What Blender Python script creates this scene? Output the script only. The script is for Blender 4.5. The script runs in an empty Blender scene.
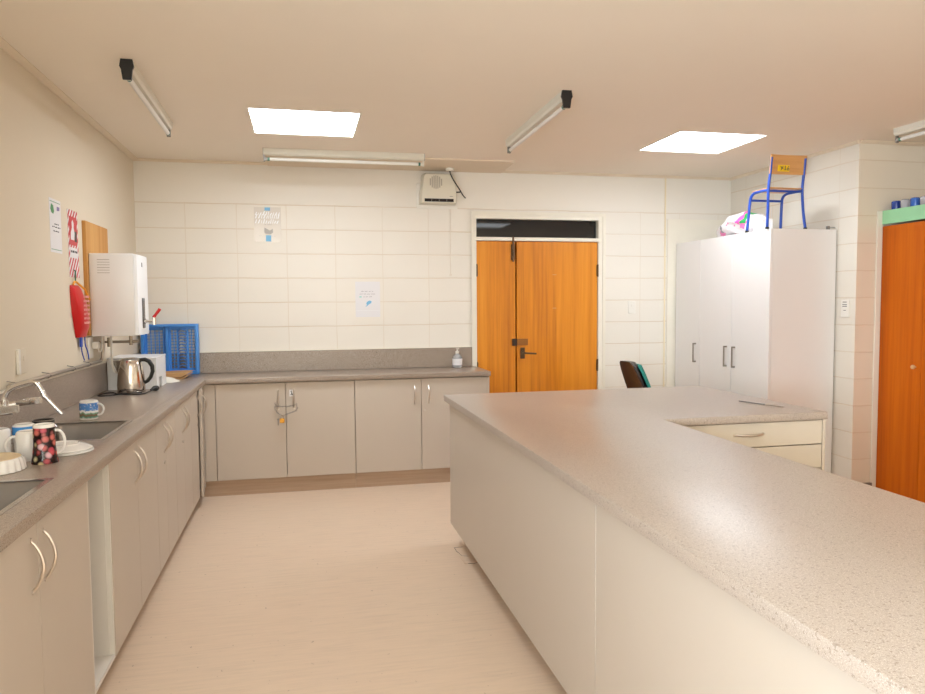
import bpy, bmesh, math, random
from mathutils import Vector, Matrix
random.seed(4)
S = bpy.context.scene
COL = S.collection
PI = math.pi

# ------------------------------------------------------------------ materials
def lin(c):
    return tuple(((v/255)/12.92 if v/255 <= .04045 else ((v/255+.055)/1.055)**2.4) for v in c)

class NT:
    def __init__(s, name):
        s.m = bpy.data.materials.new(name); s.m.use_nodes = True
        s.t = s.m.node_tree; s.b = s.t.nodes['Principled BSDF']
        s.tc = None
    def n(s, typ, **kw):
        x = s.t.nodes.new(typ)
        for k, v in kw.items():
            if k in x.inputs: s.put(x.inputs[k], v)
            else: setattr(x, k, v)
        return x
    def put(s, inp, v):
        if isinstance(v, bpy.types.NodeSocket): s.t.links.new(v, inp)
        else: inp.default_value = v
    def obj(s):
        if not s.tc: s.tc = s.t.nodes.new('ShaderNodeTexCoord')
        return s.tc.outputs['Object']
    def math(s, op, a, b=0.0, c=None):
        x = s.t.nodes.new('ShaderNodeMath'); x.operation = op
        s.put(x.inputs[0], a); s.put(x.inputs[1], b)
        if c is not None: s.put(x.inputs[2], c)
        return x.outputs[0]
    def scale(s, sx, sy, sz):
        x = s.t.nodes.new('ShaderNodeMapping'); s.t.links.new(s.obj(), x.inputs[0])
        x.inputs['Scale'].default_value = (sx, sy, sz); return x.outputs[0]
    def noise(s, vec, sc, det=3, rough=.5):
        x = s.n('ShaderNodeTexNoise'); s.put(x.inputs['Vector'], vec)
        x.inputs['Scale'].default_value = sc; x.inputs['Detail'].default_value = det
        x.inputs['Roughness'].default_value = rough
        return x.outputs['Fac']
    def ramp(s, fac, stops):
        x = s.t.nodes.new('ShaderNodeValToRGB'); s.put(x.inputs[0], fac)
        e = x.color_ramp.elements
        while len(e) < len(stops): e.new(.5)
        for i, (p, c) in enumerate(stops):
            e[i].position = p; e[i].color = (*c, 1)
        return x.outputs[0]
    def mix(s, fac, a, b):
        x = s.t.nodes.new('ShaderNodeMix'); x.data_type = 'RGBA'
        s.put(x.inputs[0], fac)
        s.put(x.inputs[6], a if isinstance(a, bpy.types.NodeSocket) else (*a, 1))
        s.put(x.inputs[7], b if isinstance(b, bpy.types.NodeSocket) else (*b, 1))
        return x.outputs[2]
    def bump(s, h, st, dist=.002):
        x = s.n('ShaderNodeBump'); s.put(x.inputs['Height'], h)
        x.inputs['Strength'].default_value = st; x.inputs['Distance'].default_value = dist
        s.t.links.new(x.outputs[0], s.b.inputs['Normal'])
    def set(s, col=None, rough=.5, metal=0, spec=.5, **kw):
        if col is not None: s.put(s.b.inputs['Base Color'], col if isinstance(col, bpy.types.NodeSocket) else (*col, 1))
        s.put(s.b.inputs['Roughness'], rough); s.put(s.b.inputs['Metallic'], metal)
        s.b.inputs['Specular IOR Level'].default_value = spec
        for k, v in kw.items(): s.put(s.b.inputs[k.replace('_', ' ')], v)
        return s.m

MATS = {}
def flat(name, rgb, rough=.5, metal=0, spec=.5, var=.05, vs=6, **kw):
    """procedural paint / plastic / metal with a slight mottling"""
    if name in MATS: return MATS[name]
    a = NT(name); c = lin(rgb)
    f = a.noise(a.obj(), vs, 3)
    col = a.mix(f, tuple(v*(1-var) for v in c), tuple(min(1, v*(1+var)) for v in c))
    MATS[name] = a.set(col, rough, metal, spec, **kw); return MATS[name]

def mat_block(name, rgb, axis, z_off, h_off, top, vk=.55):
    """painted concrete block in stack bond below 'top', smooth band above; axis = horizontal axis"""
    a = NT(name); c = lin(rgb)
    sp = a.t.nodes.new('ShaderNodeSeparateXYZ'); a.t.links.new(a.obj(), sp.inputs[0])
    hz, z = sp.outputs[axis], sp.outputs['Z']
    wob = a.math('MULTIPLY', a.math('SUBTRACT', a.noise(a.obj(), 5, 2), .5), .010)
    def line(v, pitch, off, w):
        q = a.math('FRACT', a.math('DIVIDE', a.math('ADD', a.math('ADD', v, wob), off + pitch*.5), pitch))
        d = a.math('MULTIPLY', a.math('ABSOLUTE', a.math('SUBTRACT', q, .5)), pitch)
        return a.math('SUBTRACT', 1.0, a.math('MINIMUM', 1.0, a.math('DIVIDE', d, w)))
    hl = line(z, .2, -z_off, .006); vl = line(hz, .395, -h_off, .005)
    below = a.math('LESS_THAN', z, top+.004)
    vl = a.math('MULTIPLY', vl, vk)
    j = a.math('MULTIPLY', a.math('MAXIMUM', hl, vl), below)
    strength = a.math('MULTIPLY', a.noise(a.obj(), 2.3, 2), 1.15)
    jj = a.math('MINIMUM', 1.0, a.math('MULTIPLY', j, strength))
    base = a.mix(a.noise(a.obj(), 1.6, 4), tuple(v*.96 for v in c), tuple(min(1, v*1.03) for v in c))
    col = a.mix(jj, base, lin((206, 180, 146)))
    gr = a.noise(a.obj(), 90, 4, .7)
    h = a.math('SUBTRACT', a.math('MULTIPLY', gr, .25), a.math('MULTIPLY', j, 1.0))
    a.bump(h, .35, .004)
    MATS[name] = a.set(col, .55, 0, .35); return MATS[name]

def mat_plaster(name, rgb, rough=.7, var=.035):
    a = NT(name); c = lin(rgb)
    f = a.noise(a.obj(), .9, 5, .6)
    col = a.mix(f, tuple(v*(1-var) for v in c), tuple(min(1, v*(1+var)) for v in c))
    a.bump(a.noise(a.obj(), 120, 3), .12, .002)
    MATS[name] = a.set(col, rough, 0, .3); return MATS[name]

def mat_laminate(name, base, dark, light, rough, ior=1.6):
    a = NT(name)
    f1 = a.noise(a.obj(), 260, 3, .75); f2 = a.noise(a.obj(), 520, 2, .6); f3 = a.noise(a.obj(), 150, 2, .6)
    col = a.ramp(f1, [(.30, lin(dark)), (.46, lin(base)), (.58, lin(base)), (.72, lin(light))])
    col = a.mix(a.math('GREATER_THAN', f2, .62), col, lin(light))
    col = a.mix(a.math('GREATER_THAN', f3, .63), col, lin(dark))
    a.bump(f1, .03, .0005)
    MATS[name] = a.set(col, rough, 0, .5, IOR=ior); return MATS[name]

def mat_floor(name, rgb):
    a = NT(name); c = lin(rgb)
    st = a.noise(a.scale(3.0, 34, 3.0), 1.6, 6, .65)
    cl = a.noise(a.obj(), 1.1, 4, .6)
    col = a.ramp(st, [(.30, tuple(v*.90 for v in c)), (.5, c), (.72, tuple(min(1, v*1.06) for v in c))])
    col = a.mix(a.math('MULTIPLY', cl, .35), col, lin((226, 188, 160)))
    spk = a.noise(a.obj(), 42, 2)
    col = a.mix(a.math('MULTIPLY', a.math('GREATER_THAN', spk, .73), .5), col, lin((140, 108, 84)))
    MATS[name] = a.set(col, a.math('ADD', .36, a.math('MULTIPLY', st, .12)), 0, .4); return MATS[name]

def mat_wood(name, a0, a1, a2, rough=.35, ax=2, sc=1.0, coat=.2):
    a = NT(name)
    s = [26*sc, 26*sc, 26*sc]; s[ax] = .9*sc
    g = a.noise(a.scale(*s), 1.0, 6, .62)
    w = a.noise(a.scale(*[v*.16 for v in s]), 1.0, 3, .5)
    f = a.math('ADD', a.math('MULTIPLY', g, .6), a.math('MULTIPLY', w, .4))
    col = a.ramp(f, [(.32, lin(a0)), (.5, lin(a1)), (.66, lin(a2))])
    MATS[name] = a.set(col, rough, 0, .45 if coat else .2, Coat_Weight=coat, Coat_Roughness=.2); return MATS[name]

CAB = flat('cabinet_laminate', (197, 183, 168), .42, 0, .45, .02, 3)
CABW = flat('cupboard_white', (236, 231, 227), .4, 0, .45, .01)
INNER = flat('cabinet_inner_white', (226, 218, 208), .5)
WALLB = mat_block('painted_block', (238, 230, 218), 'X', .071, -.112, 2.275)
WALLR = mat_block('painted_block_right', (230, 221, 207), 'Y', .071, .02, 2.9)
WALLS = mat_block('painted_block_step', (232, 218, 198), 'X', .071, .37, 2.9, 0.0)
WALLL = mat_plaster('painted_plaster', (226, 212, 190))
CEIL = mat_plaster('ceiling_paint', (246, 234, 218), .75, .03)
TRIM = flat('trim_paint', (240, 232, 216), .4)
TRIMC = flat('cornice_paint', (228, 210, 186), .5)
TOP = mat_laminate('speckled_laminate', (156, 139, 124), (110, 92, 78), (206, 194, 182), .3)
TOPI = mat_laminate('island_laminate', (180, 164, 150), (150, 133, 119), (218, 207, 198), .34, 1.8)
FLOOR = mat_floor('vinyl_floor', (224, 202, 178))
KICK = mat_wood('vinyl_kick', (164, 136, 112), (182, 154, 130), (196, 170, 146), .5, 0, 1.4, 0)
DOORW = mat_wood('door_veneer', (190, 106, 14), (222, 136, 26), (234, 152, 40), .38)
WARDW = mat_wood('wardrobe_veneer', (166, 74, 2), (192, 92, 4), (206, 106, 8), .5, coat=0)
BOARD = mat_wood('chipboard', (184, 126, 64), (202, 146, 82), (214, 162, 98), .55, 2, .8, 0)
PLY = mat_wood('chair_ply', (186, 128, 70), (208, 152, 92), (222, 172, 112), .4, 0, .8)
CHROME = flat('chrome', (226, 224, 222), .12, 1, .5, .02)
STEEL = flat('stainless_steel', (196, 192, 188), .26, 1, .5, .04, 40)
SINK = flat('sink_steel', (136, 130, 126), .34, 1, .5, .05, 30)
SATIN = flat('satin_nickel', (208, 198, 188), .3, 1)
GREYM = flat('grey_metal', (150, 144, 138), .4, .7)
BRONZE = flat('bronze_metal', (104, 82, 60), .45, .7)
BRASS = flat('brass', (206, 152, 66), .35, .9)
BLACK = flat('black_plastic', (26, 24, 24), .4)
GAP = flat('dark_slot', (38, 30, 26), .8)
WHITE = flat('white_enamel', (244, 243, 243), .28, 0, .5, .01)
CERAM = flat('white_ceramic', (240, 236, 232), .14, 0, .6, .01)
PLASW = flat('white_plastic', (238, 232, 222), .4, 0, .5, .01)
CREAMP = flat('cream_plastic', (226, 218, 200), .42, 0, .5, .02)
PAPER = flat('white_paper', (232, 228, 228), .5, 0, .4, .01)
BISC = flat('raw_biscuit', (226, 204, 168), .8)
RED = flat('red_plastic', (206, 24, 26), .35)
REDS = flat('sign_red', (204, 60, 66), .45)
BLUEP = flat('blue_plastic', (74, 146, 226), .38, 0, .5, .03)
BLUEF = flat('blue_paint', (28, 70, 164), .35)
GREEN = flat('mint_paint', (152, 206, 158), .5)
YELL = flat('yellow_sticker', (240, 196, 20), .5)
TEAL = flat('teal_fabric', (22, 128, 116), .85)
LEATH = flat('dark_leather', (44, 37, 36), .42, 0, .5, .12, 30)
CARD = mat_wood('brown_card', (176, 130, 84), (196, 152, 104), (206, 166, 120), .7, 0, .5, 0)
TUBEM = flat('lamp_tube', (236, 232, 226), .3)
LAMPM = flat('lamp_channel', (226, 220, 206), .35)
GREYB = flat('grey_base', (128, 116, 102), .6)
INKB = flat('print_black', (70, 68, 70), .6)
INKL = flat('print_blue', (120, 184, 222), .5)
INKT = flat('print_teal', (150, 214, 200), .5)
INKG = flat('print_green', (70, 140, 84), .5)
INKP = flat('print_purple', (140, 126, 170), .5)
INKX = flat('print_grey', (176, 170, 164), .5)
TAPEB = flat('blue_tape', (36, 76, 176), .5)
PINKM = flat('bag_pink', (236, 92, 168), .45)

def mat_emit(name, rgb, st):
    a = NT(name)
    f = a.noise(a.obj(), 2, 2)
    col = a.mix(f, tuple(v*.99 for v in rgb), rgb)
    return a.set(lin((235, 235, 235)), .5, Emission_Color=col, Emission_Strength=st)

MATS['pane_dark'] = NT('unlit_room_glass').set((.012, .011, .012), .03, 0, .5)  # opaque pane; darkness of the unlit room behind is put into its colour
DARKG = MATS['pane_dark']
def mat_clear(name, rgb, tr=.85, rough=.08):
    return NT(name).set(lin(rgb), rough, 0, .5, Transmission_Weight=tr, IOR=1.15)
CLEAR = mat_clear('clear_plastic', (244, 246, 248), .7, .15)
POCKET = flat('clear_pocket', (228, 219, 208), .12, 0, .6, .02)
TUMB = mat_clear('clear_tumbler', (226, 224, 230), .6, .2)
TUMBB = flat('blue_tumbler', (34, 62, 140), .25)

def mat_fruit():
    a = NT('fruit_print')
    v = a.n('ShaderNodeTexVoronoi'); v.inputs['Scale'].default_value = 44
    a.t.links.new(a.obj(), v.inputs['Vector'])
    sp = a.t.nodes.new('ShaderNodeSeparateColor'); a.t.links.new(v.outputs['Color'], sp.inputs[0])
    hue = a.ramp(sp.outputs[0], [(.0, lin((206, 60, 90))), (.25, lin((236, 130, 116))), (.45, lin((176, 30, 84))), (.6, lin((226, 212, 160))), (.72, lin((244, 190, 206))), (.9, lin((206, 80, 70)))])
    col = a.ramp(v.outputs['Distance'], [(.0, (1, 1, 1)), (.35, (.8, .8, .8)), (.62, (.03, .025, .03))])
    x = a.t.nodes.new('ShaderNodeMix'); x.data_type = 'RGBA'; x.blend_type = 'MULTIPLY'; x.inputs[0].default_value = 1
    a.t.links.new(hue, x.inputs[6]); a.t.links.new(col, x.inputs[7])
    return a.set(x.outputs[2], .15, 0, .5)
FRUIT = mat_fruit()
def mat_snow():
    a = NT('snow_scene_print')
    sp = a.t.nodes.new('ShaderNodeSeparateXYZ'); a.t.links.new(a.obj(), sp.inputs[0])
    zz = a.math('ADD', sp.outputs['Z'], a.math('MULTIPLY', a.math('SUBTRACT', a.noise(a.scale(1, 1, .2), 55, 3), .5), .035))
    zz = a.math('MULTIPLY', zz, 11.1)
    sky = a.mix(a.math('GREATER_THAN', a.noise(a.obj(), 160, 1), .66), lin((96, 150, 222)), lin((236, 240, 246)))
    land = a.ramp(zz, [(.0, lin((238, 236, 232))), (.16, lin((90, 140, 120))), (.26, lin((140, 100, 80))), (.36, lin((120, 170, 140))), (.42, lin((240, 240, 242)))])
    col = a.mix(a.math('GREATER_THAN', zz, .52), land, sky)
    return a.set(col, .15, 0, .5)
SNOW = mat_snow()
def mat_bag():
    a = NT('printed_bag')
    f = a.noise(a.obj(), 13, 2); g = a.noise(a.scale(1, 1.7, 1), 9, 2)
    col = a.mix(a.math('GREATER_THAN', f, .60), lin((240, 234, 234)), lin((240, 120, 180)))
    col = a.mix(a.math('GREATER_THAN', g, .66), col, lin((150, 146, 156)))
    a.bump(a.noise(a.obj(), 26, 4), .6, .01)
    return a.set(col, .3, 0, .5)
BAGM = mat_bag()

# ------------------------------------------------------------------ mesh builder
class MB:
    def __init__(s): s.bm = bmesh.new(); s.mi = 0
    def _mi(s, faces):
        for f in faces: f.material_index = s.mi
    def box(s, x0, x1, y0, y1, z0, z1, bev=0, seg=1):
        v = [s.bm.verts.new(p) for p in ((x0,y0,z0),(x1,y0,z0),(x1,y1,z0),(x0,y1,z0),(x0,y0,z1),(x1,y0,z1),(x1,y1,z1),(x0,y1,z1))]
        fs = [s.bm.faces.new([v[i] for i in q]) for q in ((3,2,1,0),(4,5,6,7),(0,1,5,4),(1,2,6,5),(2,3,7,6),(3,0,4,7))]
        s._mi(fs)
        if bev:
            es = {e for f in fs for e in f.edges}
            r = bmesh.ops.bevel(s.bm, geom=list(es), offset=bev, segments=seg, affect='EDGES', profile=.5)
            s._mi(r['faces'])
        return s
    def ring(s, pts): return [s.bm.verts.new(p) for p in pts]
    def loft(s, rings, cap=True, closed=False):
        R = [s.ring(r) for r in rings]; n = len(R[0]); fs = []
        pairs = list(zip(R, R[1:])) + ([(R[-1], R[0])] if closed else [])
        for a, b in pairs:
            for i in range(n):
                fs.append(s.bm.faces.new((a[i], a[(i+1)%n], b[(i+1)%n], b[i])))
        if cap and not closed:
            fs.append(s.bm.faces.new(R[0][::-1])); fs.append(s.bm.faces.new(R[-1]))
        s._mi(fs); return s
    def tube(s, pts, r, seg=8, closed=False, cap=True):
        P = [Vector(p) for p in pts]; n = len(P); rings = []
        T = []
        for i in range(n):
            if closed: t = P[(i+1)%n]-P[i-1]
            else: t = P[min(i+1, n-1)]-P[max(i-1, 0)]
            T.append(t.normalized())
        up = Vector((0,0,1)) if abs(T[0].z) < .9 else Vector((1,0,0))
        nrm = T[0].cross(up).normalized()
        for i in range(n):
            nrm = (nrm - T[i]*nrm.dot(T[i])).normalized(); b = T[i].cross(nrm)
            rr = r[i] if isinstance(r, (list, tuple)) else r
            rings.append([P[i]+(nrm*math.cos(2*PI*k/seg)+b*math.sin(2*PI*k/seg))*rr for k in range(seg)])
        return s.loft(rings, cap, closed)
    def cyl(s, p0, p1, r, r1=None, seg=20): return s.tube([p0, p1], [r, r if r1 is None else r1], seg)
    def lathe(s, prof, c=(0,0,0), seg=32, fl=None):
        rings = []
        for r, z in prof:
            rings.append([(c[0]+max(r,1e-4)*(1+(fl(k, z) if fl else 0))*math.cos(2*PI*k/seg), c[1]+max(r,1e-4)*(1+(fl(k, z) if fl else 0))*math.sin(2*PI*k/seg), c[2]+z) for k in range(seg)])
        return s.loft(rings, True)
    def prism(s, poly, axis, a, b):
        def P(u, v, w): return {'x': (w,u,v), 'y': (u,w,v), 'z': (u,v,w)}[axis]
        return s.loft([[P(u,v,a) for u, v in poly], [P(u,v,b) for u, v in poly]])
    def slab(s, us, vs, filled, axis, a, b, bev=0):
        """grid of cells in a plane, empty where filled() is False, between a and b along axis"""
        def P(u, v, w): return {'x': (w,u,v), 'y': (u,w,v), 'z': (u,v,w)}[axis]
        cache = {}
        def V(i, j, k):
            if (i,j,k) not in cache: cache[i,j,k] = s.bm.verts.new(P(us[i], vs[j], (a,b)[k]))
            return cache[i,j,k]
        nu, nv = len(us)-1, len(vs)-1; fs = []
        F = lambda i, j: 0 <= i < nu and 0 <= j < nv and filled((us[i]+us[i+1])/2, (vs[j]+vs[j+1])/2)
        for i in range(nu):
            for j in range(nv):
                if not F(i, j): continue
                for k in (0, 1): fs.append(s.bm.faces.new((V(i,j,k), V(i+1,j,k), V(i+1,j+1,k), V(i,j+1,k))))
                for (di, dj, p, q) in ((-1,0,(i,j),(i,j+1)), (1,0,(i+1,j),(i+1,j+1)), (0,-1,(i,j),(i+1,j)), (0,1,(i,j+1),(i+1,j+1))):
                    if not F(i+di, j+dj): fs.append(s.bm.faces.new((V(*p,0), V(*q,0), V(*q,1), V(*p,1))))
        s._mi(fs)
        bmesh.ops.recalc_face_normals(s.bm, faces=fs)
        bmesh.ops.dissolve_limit(s.bm, angle_limit=.01, verts=list(cache.values()), edges=list({e for f in fs if f.is_valid for e in f.edges})) if bev else None
        if bev:
            es = [e for e in s.bm.edges if len(e.link_faces) == 2 and e.calc_face_angle(0) > 1]
            bmesh.ops.bevel(s.bm, geom=es, offset=bev, segments=2, affect='EDGES', profile=.5)
        return s
    def xf(s, M):
        bmesh.ops.transform(s.bm, matrix=M, verts=s.bm.verts); return s

def part(name, mb, mat, parent=None, world=True, smooth=True, loc=None):
    """link the builder as ONE mesh; world coordinates are made relative to the parent's base"""
    bm = mb.bm
    bmesh.ops.recalc_face_normals(bm, faces=bm.faces)
    off = Vector((0,0,0))
    if parent is not None and world:
        p = parent
        while p is not None: off += p.location; p = p.parent
    if loc is not None: off = Vector(loc)
    if off.length: bmesh.ops.translate(bm, verts=bm.verts, vec=-off)
    me = bpy.data.meshes.new(name); bm.to_mesh(me); bm.free()
    for m in (mat if isinstance(mat, (list, tuple)) else [mat]): me.materials.append(m)
    if smooth:
        me.polygons.foreach_set('use_smooth', [True]*len(me.polygons))
        me.set_sharp_from_angle(angle=math.radians(38))
    o = bpy.data.objects.new(name, me); COL.objects.link(o)
    if parent is not None: o.parent = parent
    elif loc is not None: o.location = loc
    return o
def tag(o, label, cat, group=None):
    o['label'] = label; o['category'] = cat
    if group: o['group'] = group
    return o
def thing(name, label, cat, loc=(0,0,0), rz=0, group=None):
    o = bpy.data.objects.new(name, None); o.empty_display_size = .05
    COL.objects.link(o); o.location = loc; o.rotation_euler = (0,0,rz)
    return tag(o, label, cat, group)
def single(name, mb, mat, label, cat, loc, group=None, smooth=True):
    return tag(part(name, mb, mat, None, True, smooth, loc), label, cat, group)
def struct(name, mb, mat, parent=None, smooth=False):
    o = part(name, mb, mat, parent, True, smooth)
    if parent is None: o['kind'] = 'structure'
    return o
def copy_tree(o, parent=None):
    c = o.copy(); COL.objects.link(c); c.parent = parent
    for ch in [x for x in S.objects if x.parent == o]: copy_tree(ch, c)
    return c
def arc(c, r, a0, a1, n, plane='xz', sq=1):
    out = []
    for i in range(n+1):
        t = math.radians(a0+(a1-a0)*i/n); u, v = r*math.cos(t), r*sq*math.sin(t)
        out.append({'xz': (c[0]+u, c[1], c[2]+v), 'yz': (c[0], c[1]+u, c[2]+v), 'xy': (c[0]+u, c[1]+v, c[2])}[plane])
    return out

def smooth(pts, n=6, closed=False):
    P = [Vector(p) for p in pts]; out = []
    for i in range(len(P)-1):
        p0, p1, p2, p3 = P[max(i-1,0)], P[i], P[i+1], P[min(i+2, len(P)-1)]
        for j in range(n):
            t = j/n; out.append(.5*((2*p1)+(p2-p0)*t+(2*p0-5*p1+4*p2-p3)*t*t+(3*p1-p0-3*p2+p3)*t**3))
    return out+[P[-1]]

# ------------------------------------------------------------------ dimensions
XL, XR, XW, XF = -1.274, 3.97, 4.172, 4.86     # left wall, right wall, wardrobe front, far right wall
YB, Y1, Y0, CH = 6.181, 4.572, -2.9, 2.609      # back wall, step in right wall, front wall, ceiling
LC, BC, HC, TH = -.718, 5.655, .90, .038        # left worktop edge, back worktop edge, worktop height, thickness

# ------------------------------------------------------------------ setting
struct('floor', MB().box(XL-.1, XF+.1, Y0-.1, YB+.35, -.1, 0), FLOOR)
sky = [(-.297, .379, 4.49, 5.14), (2.53, 3.213, 4.545, 5.19), (2.35, 3.03, 1.55, 2.2)]
SKYC = [((.84, .92, 1.0), 23.5), ((.83, .91, 1.0), 18.7), ((.86, .93, 1.0), 5.0)]        # overcast daylight through the two diffusers
us = sorted({XL-.1, XF+.1} | {v for s_ in sky for v in s_[:2]}); vs = sorted({Y0-.1, YB+.35} | {v for s_ in sky for v in s_[2:]})
struct('ceiling', MB().slab(us, vs, lambda x, y: not any(a < x < b and c < y < d for a, b, c, d in sky), 'z', CH, CH+.06), CEIL)
for i, (a, b, c, d) in enumerate(sky):
    w = struct('window_%d' % (i+2), MB().slab([a, a+.012, b-.012, b], [c, c+.012, d-.012, d], lambda x, y: not (a+.012 < x < b-.012 and c+.012 < y < d-.012), 'z', CH-.001, CH+.05), TRIM)
    w['label'] = ['bright square skylight in ceiling above the back counter', 'bright square skylight in ceiling near the white cupboard', 'square skylight in ceiling over the near end of the island'][i]
    struct('pane', MB().box(a+.012, b-.012, c+.012, d-.012, CH+.012, CH+.02), mat_emit('skylight_diffuser', *SKYC[i]), w)
DX0, DX1, DZ = 1.462, 2.684, 2.236
struct('wall_back', MB().slab([XL-.1, DX0, DX1, XF+.1], [0, DZ, CH], lambda x, z: not (DX0 < x < DX1 and z < DZ), 'y', YB, YB+.12), WALLB)
struct('wall_painted_dark', MB().box(DX0-.3, DX1+.3, YB+.3, YB+.34, 0, CH), BLACK)  # added black plane, its colour stands in for the unlit room beyond
WY0, WY1, WZ0, WZ1 = -2.75, -.25, .78, 2.3       # window in the left wall behind the viewpoint
struct('wall_left', MB().slab([Y0-.1, WY0, WY1, YB], [0, WZ0, WZ1, CH], lambda y, z: not (WY0 < y < WY1 and WZ0 < z < WZ1), 'x', XL-.1, XL), WALLL)
struct('wall_right', MB().box(XR, XF+.1, Y1, YB, 0, CH), WALLR)
# the face of the step towards the viewer is its own painted block skin
struct('wall_step', MB().box(XR, XF+.1, Y1-.004, Y1, 0, CH), WALLS)
struct('wall_side', MB().box(XF, XF+.1, Y0-.1, Y1-.004, 0, CH), WALLL)
struct('wall_front', MB().box(XL, XF, Y0-.1, Y0, 0, CH), WALLL)
m = (WY0+WY1)/2
w = struct('window_1', MB().slab([WY0, WY0+.05, m-.025, m+.025, WY1-.05, WY1], [WZ0, WZ0+.05, WZ1-.05, WZ1], lambda y, z: not (WZ0+.05 < z < WZ1-.05 and (WY0+.05 < y < m-.025 or m+.025 < y < WY1-.05)), 'x', XL-.08, XL-.02), TRIM)
# cornice mouldings, ceiling plank, cover strips
struct('trim_1', MB().prism([(YB, CH), (YB, CH-.020), (YB-.008, CH-.020), (YB-.020, CH-.008), (YB-.020, CH)], 'x', XL, XR), TRIMC)
struct('trim_2', MB().prism([(XL, CH), (XL, CH-.018), (XL+.010, CH-.018), (XL+.038, CH-.005), (XL+.038, CH)], 'y', Y0, YB), TRIMC)
struct('trim_3', MB().prism([(XR, CH), (XR, CH-.022), (XR-.008, CH-.022), (XR-.022, CH-.008), (XR-.022, CH)], 'y', Y1, YB), TRIMC)
struct('trim_4', MB().prism([(Y1-.004, CH), (Y1-.004, CH-.022), (Y1-.012, CH-.022), (Y1-.026, CH-.008), (Y1-.026, CH)], 'x', XR, XF), TRIMC)
struct('trim_5', MB().prism([(5.74, CH), (5.745, CH-.012), (YB-.02, CH-.024), (YB, CH-.024), (YB, CH)], 'x', -.25, 1.72), TRIMC)
struct('trim_6', MB().box(3.315, XR, YB-.014, YB, 0, 2.215, .002), TRIM)
struct('trim_7', MB().box(3.288, 3.300, YB-.008, YB, 0, CH-.021), flat('aged_strip', (238, 222, 190), .5))
struct('baseboard_right', MB().box(XR+.03, XW-.03, Y1-.018, Y1-.004, 0, .09, .003), GREYB)

# door with transom
d = struct('door_1', MB().slab([DX0, 1.495, 2.633, DX1], [0, 2.0, 2.03, 2.19, DZ], lambda x, z: not (1.495 < x < 2.633 and (z < 2.0 or 2.03 < z < 2.19)), 'y', YB-.012, YB+.11), TRIM)
d['label'] = 'pair of orange varnished wooden doors under dark transom window in back wall'
MBm = MB()
struct('architrave', MB().slab([DX0-.012, DX0+.008, DX1-.012, DX1+.014], [0, DZ-.012, DZ+.014], lambda x, z: not (DX0+.008 < x < DX1-.012 and z < DZ-.012), 'y', YB-.022, YB-.0125), TRIM, d)
struct('transom_pane', MB().box(1.497, 2.631, YB+.045, YB+.05, 2.032, 2.188), DARKG, d)
for (a, b) in ((1.499, 1.852), (1.866, 2.629)):
    lf = struct('door_leaf', MB().box(a, b, YB+.004, YB+.044, .008, 1.996, .002), DOORW, d)
    hx = a-.003 if a < 1.6 else b+.003
    for hz in (.30, .88, 1.74):
        struct('hinge', MB().cyl((hx, YB-.004, hz-.055), (hx, YB-.004, hz+.055), .009, seg=10).box(hx-.012, hx+.012, YB-.003, YB+.004, hz-.05, hz+.05), BRONZE, lf, True)
    if a > 1.8:
        struct('handle_plate', MB().box(1.895, 1.937, YB-.006, YB+.004, .955, 1.055, .003), BRONZE, lf)
        struct('lever_handle', MB().tube([(1.916, YB, 1.008), (1.916, YB-.04, 1.008), (1.93, YB-.048, 1.006), (2.03, YB-.046, 1.0)], .008, 10).cyl((1.916, YB-.004, 1.008), (1.916, YB-.016, 1.008), .017), BRONZE, lf, True)
        struct('hasp', MB().box(1.862, 1.965, YB-.008, YB+.004, 1.075, 1.132, .002), flat('hasp_bronze', (158, 106, 56), .4, .6), lf)
        for zz in (1.40, 1.70):
            struct('screw_plate', MB().box(2.20, 2.235, YB+.001, YB+.004, zz, zz+.006), flat('pale_mark', (214, 160, 100), .5), lf)
    else:
        struct('barrel_bolt', MB().box(1.812, 1.846, YB-.006, YB+.004, 1.83, 1.97, .002).cyl((1.829, YB-.014, 1.815), (1.829, YB-.014, 2.035), .008, seg=10).box(1.816, 1.842, YB-.02, YB-.006, 1.85, 1.87).box(1.816, 1.842, YB-.02, YB-.006, 1.93, 1.95).cyl((1.829, YB-.014, 1.90), (1.829, YB-.04, 1.90), .006, seg=8), BRONZE, lf, True)
        struct('staple', MB().box(1.818, 1.86, YB-.016, YB+.004, 1.072, 1.135, .003), flat('dark_bronze', (70, 58, 50), .45, .6), lf)

# ------------------------------------------------------------------ worktops
sA = (-1.15, -.822, 3.22, 3.715); sB = (-1.15, -.802, 1.98, 2.515)      # sink cut-outs
top = thing('corner_worktop', 'long speckled grey-beige laminate worktop running along left and back walls', 'worktop', (LC, BC, HC-TH))
us = [XL+.001, sA[0], sA[1], sB[1], LC, 1.484]; vs = [-.5, sB[2], sB[3], sA[2], sA[3], BC, YB-.001]
def fill(x, y):
    if x > LC and y < BC: return False
    return not any(a < x < b and c < y < e for a, b, c, e in (sA, sB))
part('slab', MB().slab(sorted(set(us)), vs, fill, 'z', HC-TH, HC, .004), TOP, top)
E1 = .001
for nm, lab, loc, mb, cap in (
    ('left', 'speckled laminate splashback strip along the left wall behind the sinks', (XL, 3, HC), MB().box(XL+E1, XL+.016, -.5, YB-.018, HC+.0005, 1.083, .002), MB().box(XL+E1, XL+.018, -.5, 5.2, 1.0835, 1.094)),
    ('back', 'speckled laminate splashback strip along the back wall above back counter', (.3, YB, HC), MB().box(XL+.018, 1.452, YB-.016, YB-E1, HC+.0005, 1.068, .002), MB().box(-.83, 1.452, YB-.018, YB-E1, 1.0685, 1.077).box(1.4525, 1.460, YB-.018, YB-E1, HC+.0005, 1.077))):
    sb = thing('splashback', lab, 'splashback', loc)
    part('strip', mb, TOP, sb); part('sealant', cap, TRIM, sb)

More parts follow.
